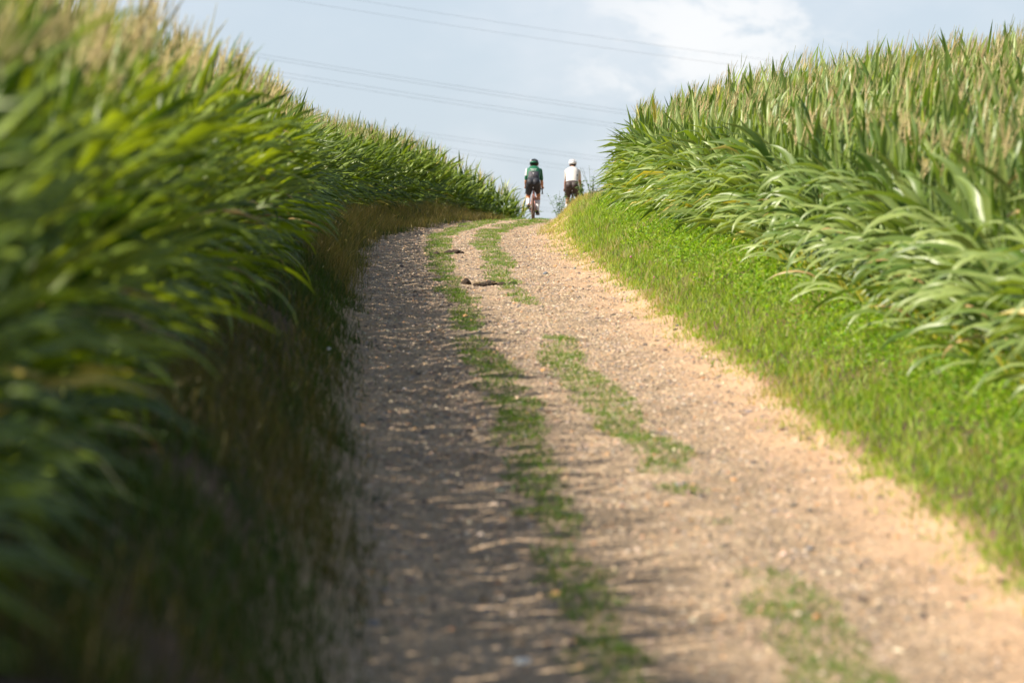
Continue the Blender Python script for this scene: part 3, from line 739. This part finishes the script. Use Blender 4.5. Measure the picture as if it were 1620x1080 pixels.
# ------------------------------------------------------------------ cyclists and bicycles
def frame_for(d):
    d = d.normalized(); ref = Vector((1, 0, 0)) if abs(d.x) < .9 else Vector((0, 1, 0))
    e2 = d.cross(ref).normalized(); e1 = e2.cross(d).normalized(); return e1, e2
def add_loft(bm, pts, radii, m=12, cap=True):
    """pts list of Vector, radii list of r or (r_side, r_depth); closed loft"""
    rings = []
    for i, p in enumerate(pts):
        d = (pts[min(i+1, len(pts)-1)]-pts[max(i-1, 0)]); e1, e2 = frame_for(d)
        r = radii[i]; ra, rb = (r, r) if isinstance(r, (int, float)) else r
        rings.append([bm.verts.new(p+e1*ra*math.cos(2*math.pi*j/m)+e2*rb*math.sin(2*math.pi*j/m)) for j in range(m)])
    for a, b in zip(rings, rings[1:]):
        for j in range(m): bm.faces.new((a[j], a[(j+1) % m], b[(j+1) % m], b[j]))
    if cap: bm.faces.new(rings[0]); bm.faces.new(rings[-1])
def add_ball(bm, c, r, scale=(1, 1, 1), rot=None, sub=2):
    M = Matrix.Translation(c) @ (rot.to_matrix().to_4x4() if rot else Matrix()) @ Matrix.Diagonal((*[r*s for s in scale], 1))
    bmesh.ops.create_icosphere(bm, subdivisions=sub, radius=1, matrix=M)
def limb(bm, pts, radii, m=12):
    add_loft(bm, pts, radii, m)
    for p, r in zip(pts, radii):
        r = r if isinstance(r, (int, float)) else min(r); add_ball(bm, p, r*.99)
def remesh(name, bm, mat, vox=.011, smooth=3):
    me = bm_mesh(name, bm, mat); o = bpy.data.objects.new('tmp', me); COL.objects.link(o)
    r = o.modifiers.new('r', 'REMESH'); r.mode = 'VOXEL'; r.voxel_size = vox; r.use_smooth_shade = True
    s = o.modifiers.new('s', 'SMOOTH'); s.iterations = smooth; s.factor = .5
    dg = bpy.context.evaluated_depsgraph_get(); m2 = bpy.data.meshes.new_from_object(o.evaluated_get(dg))
    bpy.data.objects.remove(o); m2.name = name; m2.materials.clear()
    for x in (mat if isinstance(mat, (list, tuple)) else [mat]): m2.materials.append(x)
    m2.polygons.foreach_set('use_smooth', [True]*len(m2.polygons))
    return m2
def paint(me, fn):
    cs = [fn(p.center) for p in me.polygons]; me.polygons.foreach_set('material_index', cs); me.update()
def ik(a, b, l1, l2, hint):
    d = b-a; L = min(d.length, (l1+l2)*.999); u = d.normalized(); x = (l1*l1-l2*l2+L*L)/(2*L); hgt = math.sqrt(max(l1*l1-x*x, 0))
    h = (hint-u*hint.dot(u)).normalized(); return a+u*x+h*hgt
M_skin = plain('skin', (.50, .25, .15), .55, noise=.06); M_skin2 = plain('skin_tanned', (.42, .20, .12), .55, noise=.06)
M_green = plain('jersey_green', (.012, .125, .058), .6); M_jwhite = plain('jersey_white', (.78, .78, .76), .6, noise=.02)
M_char = plain('jersey_charcoal', (.055, .05, .06), .6); M_navy = plain('shorts_black', (.026, .028, .036), .6, spec=.4)
M_brownsh = plain('shorts_brown', (.052, .036, .033), .6); M_cream = plain('jersey_cream', (.66, .62, .57), .65, noise=.02); M_band = plain('hem_band', (.50, .33, .27), .7)
M_sock = plain('sock_white', (.72, .72, .76), .7, noise=.03); M_shoe = plain('shoe_black', (.02, .02, .022), .4)
M_hblack = plain('helmet_black', (.02, .03, .03), .3); M_hgreen = plain('helmet_green', (.03, .25, .14), .3); M_hwhite = plain('helmet_white', (.80, .80, .80), .3, noise=.02)
M_hair = plain('hair_dark', (.03, .02, .015), .8); M_glove = plain('glove_dark', (.03, .03, .035), .7); M_eye = plain('eye_dark', (.02, .015, .01), .3)
M_rose = plain('frame_copper', (.42, .17, .13), .35, .3); M_bikeblk = plain('frame_black', (.03, .03, .035), .35)
M_tyre = plain('tyre_rubber', (.035, .028, .024), .85); M_tyretan = plain('tyre_dusty', (.16, .10, .075), .85)
M_alu = plain('alloy', (.45, .45, .46), .35, .9); M_lamp = plain('tail_light_lens', (.75, .72, .72), .2)
Vv = Vector
PED_R = (.150, -.070)   # offsets of the right pedal from the crank axle (y, z)
def bicycle(loc, rz, lean, frame_m, tyre_m, label, grp, ped=(.150, -.070)):
    root = empty('bicycle', loc, rz, label=label, cat='bicycle', group=grp); root.rotation_euler = (0, lean, rz)
    RA, FA, BB, ST = Vv((0, -.42, .34)), Vv((0, .60, .34)), Vv((0, 0, .27)), Vv((0, -.17, .80))
    HT, HB = Vv((0, .38, .83)), Vv((0, .42, .70))
    bm = bmesh.new()
    add_loft(bm, [BB, ST], [.019, .017]); add_loft(bm, [ST+Vv((0, 0, -.04)), HT+Vv((0, 0, -.02))], [.017, .020]); add_loft(bm, [BB, HB], [.028, .024])
    add_loft(bm, [HB+Vv((0, .005, -.015)), HT+Vv((0, -.005, .015))], [.026, .024])
    for s in (-1, 1):
        add_loft(bm, [BB+Vv((s*.03, -.02, 0)), RA+Vv((s*.065, 0, 0))], [.012, .009]); add_loft(bm, [ST+Vv((s*.02, .01, -.10)), RA+Vv((s*.065, 0, 0))], [.009, .007])
    add_loft(bm, [BB+Vv((-.04, 0, 0)), BB+Vv((.04, 0, 0))], [.024, .024])
    link('frame', bm_mesh('frame', bm, frame_m), root)
    bm = bmesh.new(); add_loft(bm, [HB+Vv((-.03, 0, -.02)), HB+Vv((.03, 0, -.02))], [.022, .022])
    for s in (-1, 1): add_loft(bm, [HB+Vv((s*.035, 0, -.02)), HB+Vv((s*.05, .05, -.12)), FA+Vv((s*.055, 0, 0))], [.016, .014, .009])
    link('fork', bm_mesh('fork', bm, frame_m), root)
    for C in (RA, FA):
        bm = bmesh.new(); Mj = 40; m = 8; ring = []
        for i in range(Mj):
            a = 2*math.pi*i/Mj; c, s = math.cos(a), math.sin(a)
            ring.append([bm.verts.new((.021*math.cos(2*math.pi*j/m), (.320+.021*math.sin(2*math.pi*j/m))*c, (.320+.021*math.sin(2*math.pi*j/m))*s)) for j in range(m)])
        for i in range(Mj):
            A, B = ring[i], ring[(i+1) % Mj]
            for j in range(m): bm.faces.new((A[j], A[(j+1) % m], B[(j+1) % m], B[j]))
        wh = link('wheel', bm_mesh('wheel', bm, tyre_m), root); wh.location = C
        bm = bmesh.new(); ring = []
        for i in range(Mj):
            a = 2*math.pi*i/Mj; c, s = math.cos(a), math.sin(a)
            ring.append([bm.verts.new((x, r*c, r*s)) for x, r in ((-.012, .302), (-.009, .275), (.009, .275), (.012, .302))])
        for i in range(Mj):
            A, B = ring[i], ring[(i+1) % Mj]
            for j in range(4): bm.faces.new((A[j], A[(j+1) % 4], B[(j+1) % 4], B[j]))
        link('rim', bm_mesh('rim', bm, M_bikeblk), wh)
        bm = bmesh.new()
        for i in range(24):
            a = 2*math.pi*i/24; s = -1 if i % 2 else 1
            add_loft(bm, [Vv((s*.03, .02*math.cos(a+.6), .02*math.sin(a+.6))), Vv((0, .278*math.cos(a), .278*math.sin(a)))], [.0012, .0012], 3)
        link('spokes', bm_mesh('spokes', bm, M_alu), wh)
        bm = bmesh.new(); add_loft(bm, [Vv((-.06, 0, 0)), Vv((-.03, 0, 0)), Vv((.03, 0, 0)), Vv((.06, 0, 0))], [.012, .022, .022, .012]); link('hub', bm_mesh('hub', bm, M_bikeblk), wh)
    bm = bmesh.new(); add_loft(bm, [Vv((.045, -.42, .34)), Vv((.055, -.42, .34))], [.05, .035], 20); link('cassette', bm_mesh('cassette', bm, M_alu), root)
    bm = bmesh.new(); add_loft(bm, [ST, Vv((0, -.205, .93))], [.0135, .0135]); link('seatpost', bm_mesh('seatpost', bm, M_bikeblk), root)
    bm = bmesh.new(); add_loft(bm, [Vv((0, -.34, .955)), Vv((0, -.31, .957)), Vv((0, -.22, .952)), Vv((0, -.10, .945)), Vv((0, -.07, .94))], [(.045, .014), (.070, .020), (.045, .020), (.020, .016), (.010, .008)])
    link('saddle', bm_mesh('saddle', bm, M_bikeblk), root)
    bm = bmesh.new(); add_loft(bm, [Vv((0, -.235, .872)), Vv((0, -.255, .872))], [(.015, .022), (.013, .020)], 10); link('tail_light', bm_mesh('tail_light', bm, M_lamp), root)
    bm = bmesh.new(); add_loft(bm, [HT+Vv((0, -.01, .03)), Vv((0, .45, .88))], [.016, .016]); link('stem', bm_mesh('stem', bm, M_bikeblk), root)
    bm = bmesh.new()
    pts = [Vv((-.20, .46, .76)), Vv((-.215, .56, .765)), Vv((-.21, .575, .82)), Vv((-.205, .53, .875)), Vv((-.19, .46, .88)), Vv((0, .45, .88))]
    add_loft(bm, pts + [Vv((-p.x, p.y, p.z)) for p in pts[-2::-1]], [.0145]*11, 8)
    hb = link('handlebar', bm_mesh('handlebar', bm, M_bikeblk), root)
    for s in (-1, 1):
        bm = bmesh.new(); add_loft(bm, [Vv((s*.205, .50, .875)), Vv((s*.208, .57, .885)), Vv((s*.21, .60, .915)), Vv((s*.21, .605, .93))], [.017, .018, .017, .010], 8); link('brake_hood', bm_mesh('brake_hood', bm, M_glove), hb)
        bm = bmesh.new(); add_loft(bm, [Vv((s*.21, .60, .89)), Vv((s*.215, .62, .83)), Vv((s*.225, .605, .77)), Vv((s*.235, .60, .745))], [(.008, .012), (.008, .012), (.008, .010), (.006, .007)], 8); link('brake_lever', bm_mesh('brake_lever', bm, M_bikeblk), hb)
    bm = bmesh.new(); add_loft(bm, [Vv((-.07, 0, .27)), Vv((.07, 0, .27))], [.013, .013]); add_loft(bm, [Vv((.048, 0, .27)), Vv((.052, 0, .27))], [.085, .085], 28)
    for s in (-1, 1): add_loft(bm, [Vv((s*.075, 0, .27)), Vv((s*.082, s*ped[0], .27+s*ped[1]))], [.014, .011], 8)
    ck = link('crankset', bm_mesh('crankset', bm, M_bikeblk), root)
    for s in (-1, 1):
        bm = bmesh.new(); c = Vv((s*.125, s*ped[0], .27+s*ped[1])); add_loft(bm, [c+Vv((-.045, 0, 0)), c+Vv((.045, 0, 0))], [(.03, .009), (.03, .009)], 6); link('pedal', bm_mesh('pedal', bm, M_bikeblk), ck)
    # chain
    bm = bmesh.new(); add_loft(bm, [Vv((.05, 0, .35)), Vv((.05, -.42, .385))], [.004, .004], 4); add_loft(bm, [Vv((.05, 0, .19)), Vv((.05, -.40, .25)), Vv((.05, -.42, .30))], [.004]*3, 4); link('chain', bm_mesh('chain', bm, M_alu), root)
    return root
def rider(loc, rz, lean, style, label, ped=(.150, -.070)):
    root = empty('person', loc, rz, label=label, cat='person'); root.rotation_euler = (0, lean, rz)
    one = style == 1
    skin = M_skin if one else M_skin2
    hipz = .985
    if one:
        pel, wai, che, nek, hed = Vv((0, -.21, 1.02)), Vv((0, -.13, 1.14)), Vv((0, .05, 1.30)), Vv((0, .20, 1.395)), Vv((-.0, .31, 1.49))
        shd = .158; shz, shy = 1.335, .17
    else:
        pel, wai, che, nek, hed = Vv((0, -.21, 1.02)), Vv((0, -.155, 1.16)), Vv((0, .0, 1.35)), Vv((0, .11, 1.47)), Vv((.0, .18, 1.585))
        shd = .150; shz, shy = 1.395, .09
    body = bmesh.new(); J = bmesh.new(); Sh = bmesh.new()
    def torso(bm, g, upto=5):
        pts = [pel+Vv((0, -.01, -.06)), pel, wai, che, nek.lerp(che, .35), nek]
        rr = [(.135, .10), (.165, .125), (.145, .105), (.168, .118), (.140, .095), (.062, .058)]
        add_loft(bm, pts[:upto+1], [(a+g, b+g) for a, b in rr[:upto+1]], 20)
        return pts
    torso(body, 0)
    add_ball(body, pel+Vv((.065, -.045, -.01)), .105); add_ball(body, pel+Vv((-.065, -.045, -.01)), .105)
    limb(body, [nek+Vv((0, -.02, -.02)), hed+Vv((0, -.035, -.05))], [.058, .055])
    # head: skull, jaw, nose, ears
    add_ball(body, hed+Vv((0, -.01, .02)), .098, (.80, 1.0, 1.05), sub=3); add_ball(body, hed+Vv((0, .035, -.045)), .07, (.82, .95, .95))
    add_ball(body, hed+Vv((0, .098, -.015)), .018, (.8, 1.1, 1.5)); add_ball(body, hed+Vv((0, .085, -.062)), .020, (1.4, .6, .5))
    for s in (-1, 1): add_ball(body, hed+Vv((s*.082, -.005, -.012)), .026, (.4, .8, 1.25))
    legs = {}
    for s in (-1, 1):
        # arms
        sh_ = Vv((s*shd, shy, shz)); ha = Vv((s*.21, .555, .925)); el = ik(sh_, ha+Vv((0, -.06, .01)), .29, .265, Vv((s*.16, -.3, -.8)))
        wr = ha+Vv((0, -.075, .012))
        limb(body, [sh_, sh_.lerp(el, .5), el, el.lerp(wr, .35), wr], [.052, .047, .038, .040, .026])
        add_ball(body, ha+Vv((0, -.02, .012)), .042, (.75, 1.15, .55))
        for f in range(4):   # fingers round the hood
            b0 = ha+Vv((s*.028, .018-.022*f+.02, .012)); b1 = b0+Vv((s*.012, .006, -.030)); b2 = b1+Vv((-s*.022, .004, -.024+.003*f))
            add_loft(body, [b0, b1, b2], [.0095, .009, .0075], 8); add_ball(body, b2, .0078, sub=1)
        t0 = ha+Vv((-s*.025, -.02, .008)); add_loft(body, [t0, t0+Vv((-s*.010, .035, -.006)), t0+Vv((-s*.002, .058, -.018))], [.012, .011, .008], 8)
        # legs
        hip = Vv((s*.092, -.19, hipz-.04)); pdl = Vv((s*.125, s*ped[0], .27+s*ped[1])); ank = pdl+Vv((-s*.012, -.125, .105))
        kn = ik(hip, ank, .43, .425, Vv((s*.08, 1, .1)))
        legs[s] = (hip, kn, ank, pdl)
        limb(body, [hip, hip.lerp(kn, .45), kn], [.092, .076, .054])
        limb(body, [kn, kn.lerp(ank, .3)+Vv((0, -.018, 0)), kn.lerp(ank, .62)+Vv((0, -.006, 0)), ank], [.053, .056, .042, .033])
        add_loft(body, [ank+Vv((0, -.03, -.05)), ank+Vv((0, .05, -.055)), pdl+Vv((-s*.005, .06, .03))], [(.03, .03), (.036, .028), (.034, .016)], 10)
        # sleeves
        e_ = sh_.lerp(el, .80)
        limb(J, [sh_+Vv((-s*.03, 0, .0)), sh_, sh_.lerp(el, .5), e_], [.058, .058, .054, .050])
        # shorts legs
        k_ = hip.lerp(kn, .62)
        limb(Sh, [hip, hip.lerp(kn, .45), k_], [.104, .090, .077])
    b_ = link('body', remesh('body', body, skin, .010, 3), root)
    torso(J, .012); add_ball(J, che.lerp(nek, .55), .10, (1.5, 1, .8))
    if one:   # filled back pockets
        add_ball(J, wai+Vv((0, -.085, .03)), .075, (1.5, .7, .9))
    # trim jersey below hem
    def cut(bm, co, no):
        geom = list(bm.verts)+list(bm.edges)+list(bm.faces); bmesh.ops.bisect_plane(bm, geom=geom, plane_co=co, plane_no=no, clear_inner=True)
    jm = remesh('jersey', J, [M_green, M_char, M_jwhite] if one else [M_cream, M_band, M_jwhite, M_char], .0115, 3)
    jb = bmesh.new(); jb.from_mesh(jm); cut(jb, pel.lerp(wai, .55 if one else .5), (wai-pel).normalized()); jb.to_mesh(jm); jb.free()
    if one:
        def f(c):
            if c.x < -.165 and abs(c.y-shy) < .3 and c.z > 1.2 and c.x < -.18: return 2
            if abs(c.x) < .125+.02*(1.3-c.z)/.2 and c.z < 1.30 and c.y < .12: return 1
            return 0
    else:
        def f(c):
            if c.z < 1.125 and abs(c.x) < .15: return 1
            if .11 < c.x < .145 and 1.26 < c.z < 1.29 and c.y < 0: return 3
            return 0
    paint(jm, f)
    jo = link('jersey', jm, root)
    torso(Sh, .006, 2); add_ball(Sh, pel+Vv((.065, -.045, -.01)), .115); add_ball(Sh, pel+Vv((-.065, -.045, -.01)), .115)
    sm = remesh('shorts', Sh, M_navy if one else M_brownsh, .0115, 3)
    link('shorts', sm, root)
    # back print: rows of small white letters, unreadable at this distance
    if one:
        for (zc_, wid_, hh, n_) in ((1.345, .16, .018, 7), (1.315, .12, .014, 6), (1.225, .035, .030, 1)):
            bm = bmesh.new()
            for i in range(n_):
                x0 = -wid_/2+wid_*i/n_; x1 = x0+wid_/n_*.72
                # project to the back of the jersey
                hit = []
                for xx, z2 in ((x0, zc_), (x1, zc_), (x1, zc_+hh), (x0, zc_+hh)):
                    ok, lc, nr, _ = jo.ray_cast(Vv((xx, -.6, z2)), Vv((0, 1, 0))); hit.append(bm.verts.new((lc+Vv((0, -.004, .002))) if ok else Vv((xx, -.1, z2))))
                bm.faces.new(hit)
            bmesh.ops.solidify(bm, geom=bm.faces, thickness=.002)
            link('lettering', bm_mesh('lettering', bm, M_jwhite, False), jo)
    for s in (-1, 1):
        hip, kn, ank, pdl = legs[s]
        bm = bmesh.new(); add_loft(bm, [kn.lerp(ank, .36)+Vv((0, -.016, 0)), kn.lerp(ank, .5)+Vv((0, -.012, 0)), kn.lerp(ank, .75), ank], [.058, .055, .044, .040], 14)
        link('sock', bm_mesh('sock', bm, M_sock), root)
        bm = bmesh.new(); sl = 0
        add_loft(bm, [ank+Vv((0, -.065, -.045)), ank+Vv((0, -.05, -.045)), ank+Vv((0, .02, -.052)), pdl+Vv((-s*.004, .03, .036)), pdl+Vv((-s*.004, .10, .026)), pdl+Vv((-s*.004, .12, .022))], [(.022, .025), (.037, .042), (.042, .045), (.048, .030), (.036, .020), (.015, .010)], 14)
        link('shoe', bm_mesh('shoe', bm, M_shoe), root)
        if not one:
            ha = Vv((s*.21, .555, .925)); bm = bmesh.new(); add_ball(bm, ha+Vv((0, -.03, .012)), .050, (.85, 1.15, .62)); link('glove', bm_mesh('glove', bm, M_glove), root)
    # hair under the helmet, eyes
    bm = bmesh.new(); add_ball(bm, hed+Vv((0, -.028, .0)), .096, (.86, .92, .95), sub=3)
    bmesh.ops.bisect_plane(bm, geom=list(bm.verts)+list(bm.edges)+list(bm.faces), plane_co=hed+Vv((0, .01, -.035)), plane_no=Vv((0, .5, -1)), clear_outer=True)
    link('hair', bm_mesh('hair', bm, M_hair), root)
    for s in (-1, 1):
        bm = bmesh.new(); add_ball(bm, hed+Vv((s*.031, .084, .008)), .011, sub=1); link('eye', bm_mesh('eye', bm, M_eye), root)
    # helmet: ribbed shell with vents
    hroot = empty('helmet', (0, 0, 0)); hroot.parent = root; hroot.location = hed+Vv((0, -.01, .035)); hroot.rotation_euler = (-.12 if one else .08, 0, 0); hroot.scale = (1.18,)*3 if one else (1.04,)*3
    bm = bmesh.new(); add_ball(bm, Vv((0, 0, 0)), 1, (.100, .135, .088), sub=4)
    bmesh.ops.bisect_plane(bm, geom=list(bm.verts)+list(bm.edges)+list(bm.faces), plane_co=Vv((0, 0, -.028)), plane_no=Vv((0, 0, -1)), clear_outer=True)
    bmesh.ops.solidify(bm, geom=bm.faces, thickness=.012)
    link('shell', bm_mesh('shell', bm, M_hblack if one else M_hwhite), hroot)
    def onhel(x, a, k=1.04):   # x offset across, a angle front(0)-to-back(pi) over the top
        w_ = math.sqrt(max(0, 1-(x/.100)**2)); return Vv((x*k, .135*math.cos(a)*w_*k, .088*math.sin(a)*w_*k))
    # raised ribs in the helmet colours
    for i, x in enumerate((-.070, -.035, 0, .035, .070)):
        pts = [onhel(x, a, 1.03) for a in np.linspace(.5, 3.0, 12)]
        bm = bmesh.new(); add_loft(bm, pts, [.003]+[.0085]*10+[.003], 8)
        link('rib', bm_mesh('rib', bm, ([M_jwhite, M_hblack, M_hblack, M_hblack, M_hblack][i]) if one else M_hwhite), hroot)
    for i, x in enumerate((-.052, -.018, .018, .052)):
        for a0, a1 in ((1.0, 1.45), (1.75, 2.2), (2.4, 2.8)):
            pts = [onhel(x, a, 1.012) for a in np.linspace(a0, a1, 4)]
            bm = bmesh.new(); add_loft(bm, pts, [(.002, .002), (.0075, .005), (.0075, .005), (.002, .002)], 8); link('vent', bm_mesh('vent', bm, M_eye), hroot)
    bm = bmesh.new(); pts = [onhel(x, 2.95, 1.05)+Vv((0, 0, -.012)) for x in np.linspace(-.075, .075, 8)]
    add_loft(bm, pts, [.004]+[.010]*6+[.004], 8); link('rear_band', bm_mesh('rear_band', bm, M_hgreen if one else M_hwhite), hroot)
    # strap
    bm = bmesh.new()
    for s in (-1, 1): add_loft(bm, [Vv((s*.086, .0, -.02)), Vv((s*.08, .03, -.09)), Vv((s*.02, .055, -.135))], [(.006, .0015)]*3, 6)
    link('strap', bm_mesh('strap', bm, M_hblack), hroot)
    return root
SC = 1.0
def place(px_, D, dz=0): X = Xat(px_, D); return (X, D, float(ZC(D))+CAMZ+.0+dz)
l1 = place(843, 97.5, .012); l2 = place(905, 99.5, .02)
bicycle(l1, R(-2), R(1.0), M_rose, M_tyretan, 'copper coloured gravel bicycle under the rider in the green jersey', None)
rider(l1, R(-2), R(1.0), 1, 'cyclist seen from behind in green and charcoal jersey, black shorts and dark helmet')
bicycle(l2, R(-3), R(.5), M_bikeblk, M_tyre, 'black gravel bicycle half hidden by verge grass under the rider in white', None, (-.12, .11))
rider(l2, R(-3), R(.5), 2, 'cyclist seen from behind in white jersey, brown shorts and white helmet', (-.12, .11))
